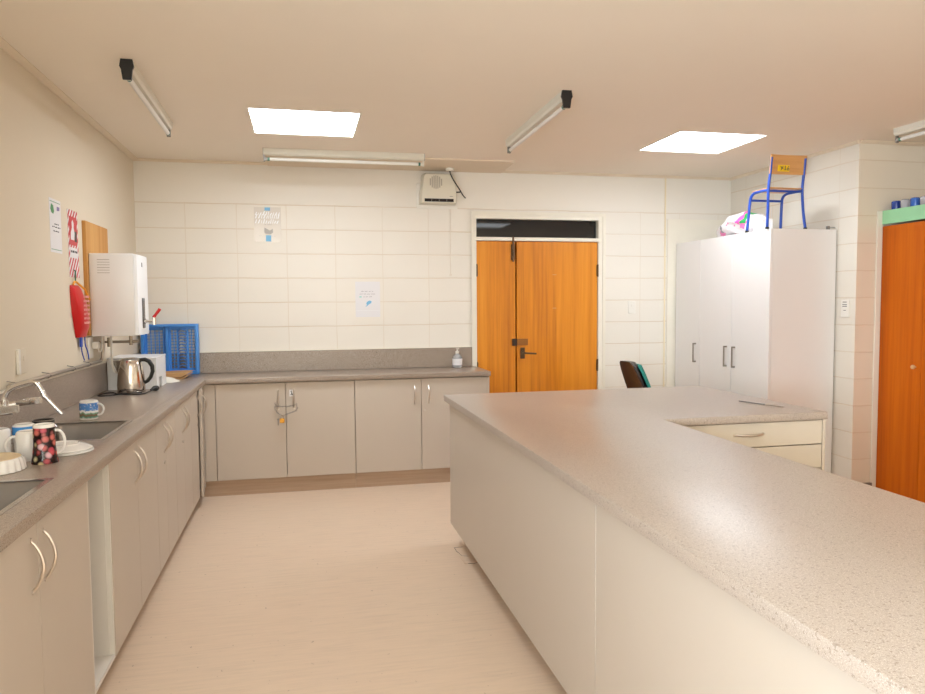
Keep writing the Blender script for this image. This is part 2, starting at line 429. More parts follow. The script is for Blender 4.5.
ISL = dict(a=.827, b=1.65, c=2.545, f=4.281, n=3.095)
itop = thing('island_worktop', 'L-shaped speckled beige laminate worktop on the island in the foreground', 'worktop', (1.65, 3.0, HC-TH))
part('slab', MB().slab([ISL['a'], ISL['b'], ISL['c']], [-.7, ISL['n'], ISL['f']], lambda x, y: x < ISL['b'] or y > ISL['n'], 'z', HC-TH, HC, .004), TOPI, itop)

# ------------------------------------------------------------------ base cabinets
DT = .018
def bow(p0, p1, out, r=.006, n=12):
    """arched pull handle between two fixing points bulging along out"""
    a, b, o = Vector(p0), Vector(p1), Vector(out)
    pts = [a + (b-a)*(i/n) + o*math.sin(PI*i/n)**.8 for i in range(n+1)]
    return MB().tube(pts, [r*(.75+.35*math.sin(PI*i/n)) for i in range(n+1)], 8).cyl(a-o*.05, a+o*.12, r*1.5, seg=8).cyl(b-o*.05, b+o*.12, r*1.5, seg=8)
DXF = LC-.017          # front face of the left doors
ZB = .088
def left_unit(y0, y1, splits, label, handles, locks=(), ajar=None, open_=False):
    r = thing('base_cabinet', label, 'cabinet', (XL+.27, (y0+y1)/2, 0))
    xb, xf = XL+.004, DXF-DT-.001
    m = MB().box(xb, xf, y0, y0+.016, ZB, HC-TH-.001).box(xb, xf, y1-.016, y1, ZB, HC-TH-.001).box(xb, xf, y0+.016, y1-.016, ZB, ZB+.016).box(xb, xb+.008, y0+.016, y1-.016, ZB+.016, HC-TH-.001)
    if open_:
        m.box(xf, DXF-.002, y0, y0+.012, ZB, HC-TH-.001).box(xf, DXF-.002, y1-.012, y1, ZB, HC-TH-.001).box(xf, DXF-.002, y0+.012, y1-.012, ZB, ZB+.016)
    part('carcass', m, INNER if open_ else CAB, r)
    part('toe_kick', MB().box(xf-.06, xf-.045, y0, y1, 0, ZB), KICK, r)
    ys = [y0] + list(splits) + [y1]
    if open_: return r
    for k in range(len(ys)-1):
        a, b = ys[k]+.0015, ys[k+1]-.0015
        far = handles[k] > 0
        hy = (b-.05) if far else (a+.045)
        if ajar == k:
            # hinged at the far side, near edge swung out into the aisle
            piv = (DXF-DT, b, 0)
            dr = bpy.data.objects.new('door', None)
            R = Matrix.Rotation(math.radians(6), 4, 'Z')
            mb = MB().box(0, DT, a-b, 0, ZB, HC-TH-.004, .0012); mb.xf(R)
            mb.xf(Matrix.Translation(piv))
            dr = part('door', mb, CAB, r)
            hb = bow((DT, hy-b, .68), (DT, hy-b, .815), (.032, 0, 0)); hb.xf(R); hb.xf(Matrix.Translation(piv))
            part('handle', hb, SATIN, dr)
        else:
            dr = part('door', MB().box(DXF-DT, DXF, a, b, ZB, HC-TH-.004, .0012), CAB, r)
            part('handle', bow((DXF, hy, .672), (DXF, hy, .815), (.030, 0, 0), .005), SATIN, dr)
        if k in locks:
            part('lock', MB().cyl((DXF-.002, hy, .615), (DXF+.005, hy, .615), .008, seg=12), SATIN, dr)
    return r
left_unit(.72, 1.713, [1.215], 'beige base cabinet under the near sink, nearest end of the left run', (1, -1))
left_unit(1.715, 2.676, [2.195], 'beige two-door base cabinet under left sink, in the bottom left corner', (1, -1))
left_unit(2.678, 2.968, [], 'open white-lined gap cabinet without door, between beige sink cabinets', (), open_=True)
left_unit(2.970, 3.872, [3.440], 'wide beige two-door cabinet just beyond the open cabinet gap', (1, -1))
left_unit(3.874, 4.430, [4.130], 'beige two-door cabinet in middle of the left run, below the blue-scene mug', (1, -1), (0,))
left_unit(4.432, 5.040, [4.735], 'beige two-door cabinet in left run, below the steel kettle', (1, -1), (0,))
cu = left_unit(5.042, 5.61, [5.368], 'beige cabinet in the far left corner with one door ajar', (1, -1), (0,), ajar=1)
part('corner_filler', MB().box(DXF-DT, DXF-.002, 5.612, BC+.028, ZB, HC-TH-.001), CAB, cu)

YF = BC+.028           # front face of the back doors
def back_unit(x0, x1, split, label, locks=(), filler=False, endp=False):
    r = thing('base_cabinet', label, 'cabinet', ((x0+x1)/2, YB-.25, 0))
    z0, z1 = .122, HC-TH-.001
    yf = YF+DT+.001
    part('carcass', MB().box(x0, x0+.016, yf, YB-.004, z0, z1).box(x1-.016, x1, yf, YB-.004, z0, z1).box(x0+.016, x1-.016, yf, YB-.004, z0, z0+.016).box(x0+.016, x1-.016, YB-.012, YB-.004, z0+.016, z1), CAB, r)
    part('toe_kick', MB().box(x0 - (.17 if filler else 0), x1 + (.016 if endp else 0), YF+.022, YF+.036, 0, z0), KICK, r)
    if filler: part('filler_panel', MB().box(x0-.083, x0-.002, YF+.002, YF+DT, z0, z1-.004), CAB, r)
    if endp: part('end_panel', MB().box(x1, x1+.016, YF-.002, YB-.004, z0, z1), CAB, r)
    for a, b, s in ((x0, split, 1), (split, x1, -1)):
        dr = part('door', MB().box(a+.002, b-.002, YF, YF+DT, z0, z1-.006, .0012), CAB, r)
        hx = b-.055 if s > 0 else a+.06
        part('handle', bow((hx, YF, .655), (hx, YF, .80), (0, -.03, 0)), SATIN, dr)
        if s in locks: part('lock', MB().cyl((a+.028, YF+.002, .60), (a+.028, YF-.006, .60), .010, seg=12), SATIN, dr)
        if filler and s < 0:
            stk = part('sticker', MB().box(split+.028, split+.060, YF-.0012, YF, .748, .800), PAPER, dr)
            part('mark', MB().tube([(split+.036, YF-.002, .786), (split+.044, YF-.002, .792), (split+.044, YF-.002, .768), (split+.034, YF-.002, .760), (split+.054, YF-.002, .764)], .0022, 6).tube([(split+.046, YF-.002, .776), (split+.054, YF-.002, .756)], .0022, 6), INKB, stk)
    return r
back_unit(-.652, .388, -.137, 'beige two-door cabinet on back wall with chained handles', (), filler=True)
back_unit(.390, 1.462, .916, 'beige two-door cabinet on back wall beside the orange doors', (-1,), endp=True)

# chain and padlock through the two handles
cx = -.137; yc = YF-.03
path = [(-.215, yc-.004, .70), (-.205, yc-.012, .682), (-.17, yc-.014, .678), (-.12, yc-.014, .677), (-.08, yc-.012, .682), (-.058, yc-.004, .690),
        (-.052, yc-.006, .660), (-.062, yc-.012, .642), (-.095, yc-.014, .630), (-.13, yc-.014, .618), (-.165, yc-.016, .606), (-.20, yc-.012, .632), (-.218, yc-.006, .66)]
P = [Vector(p) for p in path]; dens = []
for i in range(len(P)):
    a, b = P[i], P[(i+1) % len(P)]; n = max(2, int((b-a).length/.011))
    dens += [a+(b-a)*k/n for k in range(n)]
m = MB()
for i, p in enumerate(dens):
    t = (dens[(i+1) % len(dens)]-p).normalized(); u = Vector((0,1,0)) if i % 2 else t.cross(Vector((0,1,0))).normalized()
    m.tube([p+t*(.0085*math.cos(2*PI*k/8))+u*(.0045*math.sin(2*PI*k/8)) for k in range(8)], .0018, 5, True)
single('chain', m, GREYM, 'grey steel chain looped through two cabinet handles on back counter', 'chain', (-.137, yc, .60))
pl = thing('padlock', 'small brass padlock hanging on the chain at cabinet doors', 'padlock', (-.165, yc-.018, .55))
part('body', MB().box(-.184, -.148, yc-.026, yc-.010, .553, .588, .003), BRASS, pl)
part('shackle', MB().tube([(-.176, yc-.018, .586)] + arc((-.166, yc-.018, .604), .010, 180, 0, 8) + [(-.156, yc-.018, .586)], .0025, 8), CHROME, pl)
part('key', MB().box(-.200, -.190, yc-.020, yc-.018, .535, .575).cyl((-.195, yc-.021, .58), (-.195, yc-.017, .58), .009, seg=10), GREYM, pl)

# island carcass
il = thing('island_cabinet', 'long beige panelled island cabinet under the foreground worktop', 'cabinet', (1.25, 2.0, 0))
px = .857
for a, b in ((2.022, 4.25), (.6, 2.020), (-.65, .598)):
    part('side_panel', MB().box(px, px+.018, a+.001, b-.001, .118, HC-TH-.001, .001), CAB, il)
part('end_panel', MB().box(px+.019, 1.62, 4.232, 4.25, .118, HC-TH-.001), CAB, il)
part('carcass', MB().box(px+.019, 1.615, -.65, 4.230, .118, .136).box(1.60, 1.615, -.65, 3.10, .136, HC-TH-.001), CAB, il)
part('toe_kick', MB().box(px+.10, px+.115, -.65, 4.185, 0, .118).box(px+.10, 1.6, 4.185, 4.20, 0, .118), KICK, il)
part('vinyl_patch', MB().box(px+.0, px+.10, 3.86, 4.13, 0, .0025), FLOOR, il)
part('patch_edge', MB().tube([(px+.05, 4.132, .002), (px-.002, 4.132, .002), (px-.002, 4.07, .002), (px+.012, 3.985, .002), (px+.05, 3.97, .002)], .0016, 5), flat('patch_edge', (110, 84, 64), .6), il)
part('patch_edge', MB().tube([(px+.02, 3.86, .002), (px+.05, 3.85, .002), (px+.09, 3.87, .002)], .0014, 5), MATS['patch_edge'], il)

dw = thing('drawer_unit', 'cream drawer unit under the short leg of the island worktop', 'drawers', (2.1, 3.6, 0))
part('carcass', MB().box(1.625, 1.641, 3.14, 4.25, .1, HC-TH-.001).box(2.535, 2.535+.016, 3.118, 4.25, 0, HC-TH-.001).box(1.641, 2.535, 4.234, 4.25, .1, HC-TH-.001).box(1.641, 2.535, 3.14, 4.234, .1, .116), flat('drawer_cream', (218, 205, 187), .45), dw)
part('toe_kick', MB().box(1.63, 2.535, 3.18, 3.195, 0, .1), KICK, dw)
for z0, z1 in ((.738, .856), (.617, .733), (.365, .612), (.112, .360)):
    dr = part('drawer', MB().box(1.655, 2.531, 3.118, 3.138, z0, z1, .001), flat('drawer_cream', (218, 205, 187)), dw)
    zm = z1-.055
    part('handle', bow((2.045, 3.118, zm), (2.20, 3.118, zm), (0, -.03, 0)), SATIN, dr)

# ------------------------------------------------------------------ sinks and tap
def sink(c, label, depth):
    x0, x1, y0, y1 = c
    r = thing('sink', label, 'sink', ((x0+x1)/2, (y0+y1)/2, HC-depth))
    e = .012
    part('rim', MB().slab([x0-e, x0+.006, x1-.006, x1+e], [y0-e, y0+.006, y1-.006, y1+e], lambda x, y: not (x0+.006 < x < x1-.006 and y0+.006 < y < y1-.006), 'z', HC+.0003, HC+.0022), STEEL, r)
    def rr(ins, z, rad):
        pts = []
        for cx_, cy_, a0 in ((x1-ins-rad, y1-ins-rad, 0), (x0+ins+rad, y1-ins-rad, 90), (x0+ins+rad, y0+ins+rad, 180), (x1-ins-rad, y0+ins+rad, 270)):
            for k in range(5):
                t = math.radians(a0+90*k/4); pts.append((cx_+rad*math.cos(t), cy_+rad*math.sin(t), z))
        return pts
    rings = [rr(.002, HC+.001, .02), rr(.008, HC-.01, .03), rr(.016, HC-depth+.02, .04), rr(.035, HC-depth, .045), rr(.034, HC-depth-.002, .045), rr(.014, HC-depth+.018, .04), rr(.006, HC-.01, .03), rr(.0008, HC+.0002, .02)]
    part('basin', MB().loft(rings, False, True).loft([rr(.034, HC-depth-.001, .045), rr(.034, HC-depth-.0025, .045)]), SINK, r)
    part('drain', MB().lathe([(.035, 0), (.035, .003), (.026, .003), (.024, .001)], ((x0+x1)/2, (y0+y1)/2, HC-depth+.0002), 20), CHROME, r)
    return r
sink(sA, 'stainless steel sink bowl in left worktop beyond the stacked plates', .17)
sink(sB, 'stainless steel sink bowl nearest the left bottom edge, before the mugs', .17)

tp = thing('mixer_tap', 'chrome wall mixer tap with swivel spout above the left sinks', 'tap', (XL+.016, 3.06, 1.05))
ty = 3.06; sx = -1.118
part('body', MB().cyl((XL+.017, ty-.08, 1.058), (XL+.10, ty-.08, 1.058), .021, .018).cyl((XL+.017, ty+.08, 1.058), (XL+.10, ty+.08, 1.058), .021, .018).cyl((XL+.10, ty-.11, 1.058), (XL+.10, ty+.11, 1.058), .019, seg=16).cyl((XL+.17, ty, 1.058), (XL+.10, ty, 1.058), .017).cyl((sx, ty, 1.045), (sx, ty, 1.095), .013).cyl((XL+.19, ty-.02, 1.056), (XL+.10, ty-.05, 1.056), .014, .018), CHROME, tp)
spt = [(sx, ty, 1.09), (sx+.001, ty, 1.105), (sx+.014, ty, 1.131), (sx+.040, ty, 1.147), (sx+.075, ty, 1.158), (sx+.098, ty, 1.162), (sx+.114, ty, 1.156), (sx+.126, ty, 1.138), (sx+.134, ty, 1.120), (sx+.140, ty, 1.106), (sx+.199, ty, 1.035)]
part('spout', MB().tube(smooth(spt[:10], 6), .0095, 14), CHROME, tp)
part('spout_end', MB().cyl(spt[9], spt[10], .0068, .0062, 14).cyl(Vector(spt[9])-(Vector(spt[10])-Vector(spt[9]))*.08, Vector(spt[9])+(Vector(spt[10])-Vector(spt[9]))*.06, .0105, .0095, 14), CHROME, tp)
for s_ in (-1, 1):
    part('lever', MB().cyl((XL+.10, ty+s_*.10, 1.058), (XL+.15, ty+s_*.12, 1.064), .016, .014).prism([(XL+.14, 1.054), (XL+.145, 1.074), (XL+.19, 1.088), (XL+.245, 1.090), (XL+.245, 1.066), (XL+.19, 1.060)], 'y', ty+s_*.12-.009, ty+s_*.12+.009), CHROME, tp)

# ------------------------------------------------------------------ crockery by the sinks
def mug(name, label, loc, R, H, mat, handle_deg, inverted=False, prof=None, hmat=CERAM, group=None, band=None):
    r = thing(name, label, 'mug', loc, math.radians(handle_deg), group)
    t = .004
    if prof is None:
        prof = [(R-.004, 0), (R, .004), (R, H-.002), (R-.001, H), (R-t, H-.001), (R-t, .008), (0.0, .006)] if not inverted else [(R-t, .001), (R-.001, 0), (R, .003), (R, H-.010), (R-.003, H-.003), (R-.008, H), (R-.012, H-.002), (0, H-.002)]
    part('cup', MB().lathe(prof, (0,0,0), 36), CERAM if band else mat, r, False)
    zc = H*.52; hr = H*.30
    part('handle', MB().tube([(R-.003, 0, zc+hr)] + [(R+.004+.026*math.cos(a), 0, zc+hr*math.sin(a)) for a in [math.radians(80-16*k) for k in range(11)]] + [(R-.003, 0, zc-hr)], .0048, 8), hmat, r, False)
    if band:
        z0, z1 = band
        m = MB(); seg = 48
        m.loft([[(rr*math.cos(2*PI*k/seg), rr*math.sin(2*PI*k/seg), z) for k in range(seg)] for rr, z in ((R+.0004, z0), (R+.0007, z0), (R+.0007, z1), (R+.0004, z1))], False, True)
        part('print_band', m, mat, r, False)
    return r
mug('mug', 'white mug with blue snowy village picture behind the far sink', (-1.03, 3.83, HC), .041, .092, SNOW, -8, band=(.008, .082))
# tall latte mug standing upside down: wide rim below, foot on top
fm = mug('mug', 'tall upside-down mug printed with red apples and berries', (-.902, 2.80, HC), .034, .138, FRUIT, 12,
    prof=[(.040, .001), (.0435, 0), (.044, .003), (.039, .028), (.0355, .060), (.0345, .126)], hmat=CERAM)
part('foot', MB().lathe([(.0345, .1262), (.0343, .134), (.032, .138), (.027, .138), (.025, .134), (0, .134)], (0,0,0), 36), CERAM, fm, False)
mug('mug', 'plain white upside-down mug between fluted dish and fruit mug', (-.974, 2.866, HC), .041, .106, CERAM, 192, True)
mug('mug', 'plain white mug at left edge behind the other white mug', (-1.115, 2.975, HC), .042, .100, CERAM, 250, True)
mug('mug', 'white mug with blue print standing between white mugs and black tumbler', (-1.05, 3.045, HC), .039, .105, flat('blue_print', (70, 150, 222), .25), 60, True, band=(.066, .097))
tb = thing('tumbler', 'black tumbler with dark rim behind the fruit mug', 'tumbler', (-1.015, 3.15, HC))
part('cup', MB().lathe([(.030, 0), (.034, .003), (.040, .100), (.0395, .102), (.037, .100), (.032, .010), (0, .008)], (0,0,0), 36), BLACK, tb, False)
part('rim', MB().tube([(.0392*math.cos(2*PI*k/32), .0392*math.sin(2*PI*k/32), .1025) for k in range(32)], .0022, 6, True), flat('tumbler_rim', (150, 140, 132), .3, .6), tb, False)
# plates upside down, in a stack
for i, (dx, lab) in enumerate(((0, 'lower white dinner plate of the upturned stack beside the far sink'), (-.004, 'upper white dinner plate of the upturned stack beside the far sink'))):
    prof = [(.108, .0), (.110, .0015), (.109, .004), (.090, .0125), (.072, .0175), (.064, .019), (.063, .0235), (.060, .0235), (.058, .020), (0, .020), (0, .016), (.062, .0155), (.088, .009)]
    prof = [(r_*.92, z_) for r_, z_ in prof]
    pc_ = (-.895+dx, 2.99, HC+.0005+i*.009)
    single('plate', MB().lathe(prof, pc_, 56), CERAM, lab, 'plate', pc_, 'upturned plates by the sink')
# fluted dish upside down
fl = lambda k, z: .022*math.cos(k*PI/4)*min(1, max(0, (.043-z)/.006))
dish = thing('flan_dish', 'white fluted flan dish upside down with unglazed tan base at left edge', 'dish', (-1.035, 2.695, HC))
part('dish', MB().lathe([(.100, 0), (.103, .002), (.100, .020), (.096, .038), (.092, .0435), (.090, .044)], (0,0,0), 192, fl), CERAM, dish, False)
part('base', MB().lathe([(.0895, .0425), (.089, .0452), (.086, .0450), (0, .0447)], (0,0,0), 48), BISC, dish, False)

# ------------------------------------------------------------------ kettle, cord, box, cards, rack
k = thing('kettle', 'stainless steel electric jug kettle with black handle on left worktop', 'kettle', (-1.078, 4.96, HC))
part('body', MB().lathe([(.078, .0), (.082, .003), (.083, .012), (.084, .05), (.079, .11), (.070, .17), (.063, .200), (.061, .204)], (0,0,0), 48), flat('kettle_steel', (214, 206, 198), .14, 1, .5, .02), k, False)
part('base_ring', MB().lathe([(.080, -.0), (.0845, .001), (.0845, .010), (.083, .011)], (0,0,0), 48), STEEL, k, False)
part('lid', MB().lathe([(.061, .2035), (.060, .210), (.050, .217), (.030, .221), (0, .222)], (0,0,0), 48), STEEL, k, False)
part('spout', MB().loft([[(-.050, -.030, .150), (-.050, .030, .150), (-.076, .0, .118)], [(-.050, -.034, .206), (-.050, .034, .206), (-.110, 0, .204)]]), STEEL, k, False)
part('handle', MB().tube([(.052, 0, .206), (.085, 0, .208), (.110, 0, .196), (.128, 0, .165), (.130, 0, .130), (.118, 0, .095), (.098, 0, .070), (.078, 0, .058)], [.011, .013, .014, .013, .012, .012, .012, .010], 10), BLACK, k, False)
cp = [(-1.0, 4.88, .905), (-1.06, 4.855, .905), (-1.11, 4.83, .905), (-1.17, 4.76, .905), (-1.22, 4.76, .905), (-1.235, 4.82, .905), (-1.21, 4.90, .905), (-1.17, 4.915, .905), (-1.155, 4.86, .909), (-1.13, 4.80, .910), (-1.05, 4.78, .905), (-.98, 4.80, .905), (-.965, 4.90, .906), (-.955, 4.96, .908)]
cd = part('power_cord', MB().tube(smooth(cp), .004, 8), BLACK, k)
part('plug', MB().tube([(-.962, 4.945, .911), (-.952, 4.96, .916), (-.945, 4.972, .918), (-.937, 4.986, .918), (-.930, 5.0, .918)], [.006, .010, .016, .018, .015], 10), BLACK, cd)

wb = thing('white_box', 'white box with notched side standing behind the kettle', 'box', (-1.10, 5.28, HC))
wx0, wx1, wy0, wy1, wzt = -1.252, -.952, 5.10, 5.44, 1.100
part('front_panel', MB().box(wx0, wx1-.013, wy0, wy0+.014, HC+.001, wzt, .001), WHITE, wb)
part('top_panel', MB().box(wx0-.002, wx1+.002, wy0-.004, wy1+.01, wzt+.001, wzt+.012, .002), WHITE, wb)
part('side_panel', MB().prism([(wy0+.0, HC+.001), (wy0+.10, HC+.001), (wy0+.10, .972), (wy0+.19, .972), (wy0+.19, HC+.001), (wy1, HC+.001), (wy1, wzt), (wy0+.0, wzt)], 'x', wx1-.012, wx1), WHITE, wb)
part('side_panel', MB().box(wx0, wx0+.014, wy0+.015, wy1, HC+.001, wzt), WHITE, wb)
part('back_panel', MB().box(wx0+.015, wx1-.013, wy1-.015, wy1, HC+.001, wzt), WHITE, wb)

# brown card folder and white cloth
single('cardboard_folder', MB().prism([(-1.08, .901), (-.885, .901), (-.845, .928), (-.852, .931), (-.89, .908), (-1.08, .908)], 'y', 5.72, 5.98).prism([(-1.08, .912), (-.90, .914), (-.852, .936), (-.842, .942), (-.90, .945), (-1.08, .940)], 'y', 5.74, 6.0), CARD, 'folded brown cardboard lying on worktop before the blue rack', 'cardboard', (-.96, 5.86, HC))
m = MB(); rings = []
for i in range(9):
    t = i/8; y = 5.47+.20*t; z = .902+.035*math.sin(PI*min(1, t*1.1))**.7
    w_ = .035+.06*math.sin(PI*t*.85+.25)
    rings.append([(-.985-w_, y, .9012), (-.965+w_*.9, y, .9012), (-.985+w_*.6, y, .901+(z-.9)*.7), (-.985, y, z+.004), (-.985-w_*.6, y, .901+(z-.9)*.8)])
single('tea_towel', m.loft(rings), flat('white_cloth', (232, 226, 214), .9), 'crumpled white cloth between white box and brown cardboard', 'cloth', (-.985, 5.57, HC))

rk = thing('dish_rack', 'blue plastic dish drying rack leaning upright in the back corner', 'dish rack', (-1.03, 6.09, HC))
x0, x1, z0, z1 = -1.245, -.815, HC+.002, 1.305; ry = 6.135
part('rim', MB().slab([x0, x0+.022, x1-.022, x1], [z0, z0+.03, z1-.022, z1], lambda x, z: not (x0+.022 < x < x1-.022 and z0+.03 < z < z1-.022), 'y', ry-.045, ry+.012, .003), BLUEP, rk)
part('divider', MB().box(-1.062, -1.045, ry-.03, ry+.004, z0+.03, z1-.022).box(-1.082, -1.078, ry-.02, ry+.004, z0+.03, z1-.022), BLUEP, rk)
us = [x0+.02]; xs_open = []
for a, b, n, w_ in ((-1.208, -1.085, 4, .0235), (-1.030, -.982, 2, .0175), (-.898, -.846, 2, .0185)):
    for i in range(n):
        c_ = a+(b-a)*(i+.5)/n; us += [c_-w_/2, c_+w_/2]; xs_open.append((c_-w_/2, c_+w_/2))
us += [-.972, -.910, x1-.02]; xs_open.append((-.972, -.910)); us = sorted(us)
vs = [z0+.025]; zo = []
nz = 13
for i in range(nz):
    c_ = z0+.045+(z1-z0-.09)*(i+.5)/nz; vs += [c_-.0095, c_+.0095]; zo.append((c_-.0095, c_+.0095))
vs.append(z1-.02)
part('grid', MB().slab(us, vs, lambda x, z: not (any(a < x < b for a, b in xs_open) and any(a < z < b for a, b in zo)), 'y', ry, ry+.006), BLUEP, rk)
m = MB()
for a, b in zo:
    c_ = (a+b)/2+.008
    m.tube([(-.972, ry-.002, c_-.012), (-.960, ry-.022, c_+.002), (-.941, ry-.032, c_+.010), (-.922, ry-.022, c_+.002), (-.910, ry-.002, c_-.012)], .0035, 6)
part('tines', m, BLUEP, rk)

sn = thing('sanitiser_bottle', 'clear pump bottle of hand sanitiser on right end of back counter', 'bottle', (1.30, 6.09, HC))
part('bottle', MB().lathe([(.036, 0), (.041, .004), (.042, .02), (.042, .085), (.036, .100), (.020, .112), (.014, .118), (.014, .124)], (0,0,0), 32), CLEAR, sn, False)
m = MB(); m.loft([[(rr*math.cos(2*PI*k_/32), rr*math.sin(2*PI*k_/32), z) for k_ in range(32)] for rr, z in ((.0424, .022), (.0432, .022), (.0432, .078), (.0424, .078))], False, True)
part('paper_band', m, PAPER, sn, False)
part('pump', MB().cyl((0,0,.120), (0,0,.142), .016).cyl((0,0,.142), (0,0,.160), .006).box(-.012, .012, -.032, .012, .158, .168, .003), PLASW, sn, False)

# ------------------------------------------------------------------ left wall
wtr = thing('water_boiler', 'white wall-mounted water boiler with red tap above left worktop', 'boiler', (-1.12, 4.97, 1.268))
bx0, bx1, by0, by1, bz0, bz1 = XL+.023, -1.0, 4.765, 5.09, 1.268, 1.772
part('casing', MB().box(bx0, bx1, by0, by1, bz0, bz1, .006, 2), WHITE, wtr)
part('front_cover', MB().prism([(bx1+.001, by0+.004), (bx1+.016, by0+.012), (bx1+.022, by0+.05), (bx1+.022, by1-.05), (bx1+.016, by1-.012), (bx1+.001, by1-.004)], 'z', bz0+.004, bz1-.006), WHITE, wtr)
part('vent', MB().box(-1.205, -1.135, by0-.0008, by0+.001, 1.652, 1.655).box(-1.205, -1.135, by0-.0008, by0+.001, 1.668, 1.671).box(-1.205, -1.135, by0-.0008, by0+.001, 1.684, 1.687).box(-1.205, -1.135, by0-.0008, by0+.001, 1.700, 1.703).box(-1.205, -1.135, by0-.0008, by0+.001, 1.716, 1.719).box(-1.205, -1.135, by0-.0008, by0+.001, 1.732, 1.735), flat('slot_grey', (176, 170, 166), .5), wtr)
part('sight_gauge', MB().box(bx1+.020, bx1+.030, 4.86, 4.91, 1.312, 1.50, .003), flat('gauge_grey', (96, 90, 88), .25), wtr)
part('badge', MB().box(bx1+.021, bx1+.0245, 4.88, 4.895, 1.695, 1.722), flat('badge_grey', (120, 110, 108), .4), wtr)
tpb = part('tap', MB().cyl((bx1+.022, 4.885, 1.355), (bx1+.085, 4.885, 1.355), .009).cyl((bx1+.085, 4.885, 1.332), (bx1+.085, 4.885, 1.378), .013, .011).cyl((bx1+.03, 4.885, 1.355), (bx1+.038, 4.885, 1.355), .016), CHROME, wtr)
part('tap_lever', MB().tube([(bx1+.083, 4.885, 1.378), (bx1+.095, 4.885, 1.395), (bx1+.122, 4.885, 1.432)], [.011, .009, .010], 10), RED, tpb)

pp = thing('water_pipe', 'chrome water pipe clipped along left wall up to the boiler', 'pipe', (XL+.02, 4.3, 1.112))
part('pipe', MB().tube(smooth([(XL+.03, 3.46, 1.108), (XL+.03, 4.2, 1.108), (XL+.03, 4.84, 1.108), (XL+.034, 4.915, 1.114), (XL+.04, 4.935, 1.146), (XL+.045, 4.935, 1.266)], 4), .010, 10), flat('pipe_metal', (190, 180, 168), .28, .9), pp)
for yy in (3.52, 3.96, 4.36, 4.66):
    part('clip', MB().tube([(XL, yy, 1.125), (XL+.02, yy, 1.120), (XL+.03, yy, 1.1195), (XL+.0425, yy, 1.108), (XL+.03, yy, 1.0965), (XL+.02, yy, 1.096), (XL, yy, 1.096)], .0022, 6), GREYM, pp)
part('valve', MB().cyl((XL+.05, 5.02, 1.222), (XL+.23, 5.02, 1.222), .009).cyl((XL+.19, 5.02, 1.20), (XL+.19, 5.02, 1.266), .011).cyl((XL+.06, 5.02, 1.19), (XL+.06, 5.02, 1.25), .012).box(XL+.20, XL+.235, 5.005, 5.035, 1.212, 1.232, .004).cyl((XL, 5.02, 1.222), (XL+.05, 5.02, 1.222), .007), flat('valve_brass', (170, 156, 138), .35, .9), pp)
part('drain_hose', MB().tube(smooth([(XL+.09, 4.945, 1.268), (XL+.09, 4.945, 1.15), (XL+.092, 4.95, 1.07), (XL+.10, 4.98, 1.03), (XL+.12, 5.05, 1.02)], 5), .007, 8), PLASW, wtr)

ob = thing('power_outlet', 'slim white power outlet on left wall above the pipe near the tap', 'outlet', (XL, 3.71, 1.14))
part('plate', MB().box(XL, XL+.006, 3.66, 3.745, 1.142, 1.258, .002), flat('wall_tone_plastic', (226, 212, 190), .45), ob)
part('cover_strip', MB().box(XL, XL+.013, 3.635, 3.659, 1.142, 1.258, .002), PLASW, ob)
part('rocker', MB().box(XL+.006, XL+.008, 3.67, 3.695, 1.20, 1.225, .0005).box(XL+.006, XL+.008, 3.71, 3.735, 1.20, 1.225, .0005), MATS['wall_tone_plastic'], ob)
ob = thing('power_outlet', 'white power outlet on left wall under the red pouch', 'outlet', (XL, 4.78, 1.14))
part('plate', MB().box(XL, XL+.014, 4.735, 4.83, 1.135, 1.262, .002), PLASW, ob)
part('plug', MB().box(XL+.014, XL+.055, 4.79, 4.825, 1.19, 1.235, .006), PLASW, ob)
part('lead', MB().tube(smooth([(XL+.045, 4.81, 1.19), (XL+.05, 4.83, 1.17), (XL+.055, 4.86, 1.19), (XL+.05, 4.89, 1.264)], 5), .004, 6), PLASW, ob)

single('wooden_board', MB().box(XL, XL+.022, 4.735, 5.235, 1.275, 1.963, .002), BOARD, 'brown wooden backing board on left wall behind the boiler', 'board', (XL, 5.02, 1.275))

def words(m, x, y0, y1, zs, h=.006, seed=1, axis='y', gap=.012, d=.0006):
    rnd = random.Random(seed)
    for z in zs:
        p = y0
        while p < y1-.006:
            w_ = min(rnd.uniform(.012, .034), y1-p)
            q = p
            while q < p+w_-.002:                       # letter strokes of one word
                s_ = rnd.uniform(.002, .004); zz = z+rnd.uniform(0, .0015)
                if axis == 'y': m.box(x, x+d, q, q+s_, zz, zz+h*rnd.uniform(.7, 1))
                else: m.box(q, q+s_, x-d, x, zz, zz+h*rnd.uniform(.7, 1))
                q += s_+.0013
            p += w_+gap*.6
    return m
nt = thing('paper_notice', 'white paper notice with green and purple pictures on left wall', 'notice', (XL, 4.26, 1.736))
part('sheet', MB().box(XL, XL+.0015, 4.168, 4.352, 1.738, 2.02), PAPER, nt)
xx = XL+.0015
part('green_picture', MB().prism([(4.185, 1.965), (4.20, 1.945), (4.225, 1.94), (4.24, 1.955), (4.228, 1.985), (4.20, 1.992)], 'x', xx, xx+.001), INKG, nt)
part('purple_picture', MB().prism([(4.285, 1.962), (4.325, 1.966), (4.33, 1.985), (4.288, 1.986)], 'x', xx, xx+.001), INKP, nt)
part('print', words(words(words(MB(), xx, 4.24, 4.31, (1.886,), seed=3), xx, 4.205, 4.335, (1.870,), seed=4), xx, 4.22, 4.32, (1.848,), seed=5), INKB, nt)
for zz in (2.003, 1.752): part('border', MB().box(xx, xx+.0006, 4.178, 4.342, zz, zz+.003), INKG, nt)

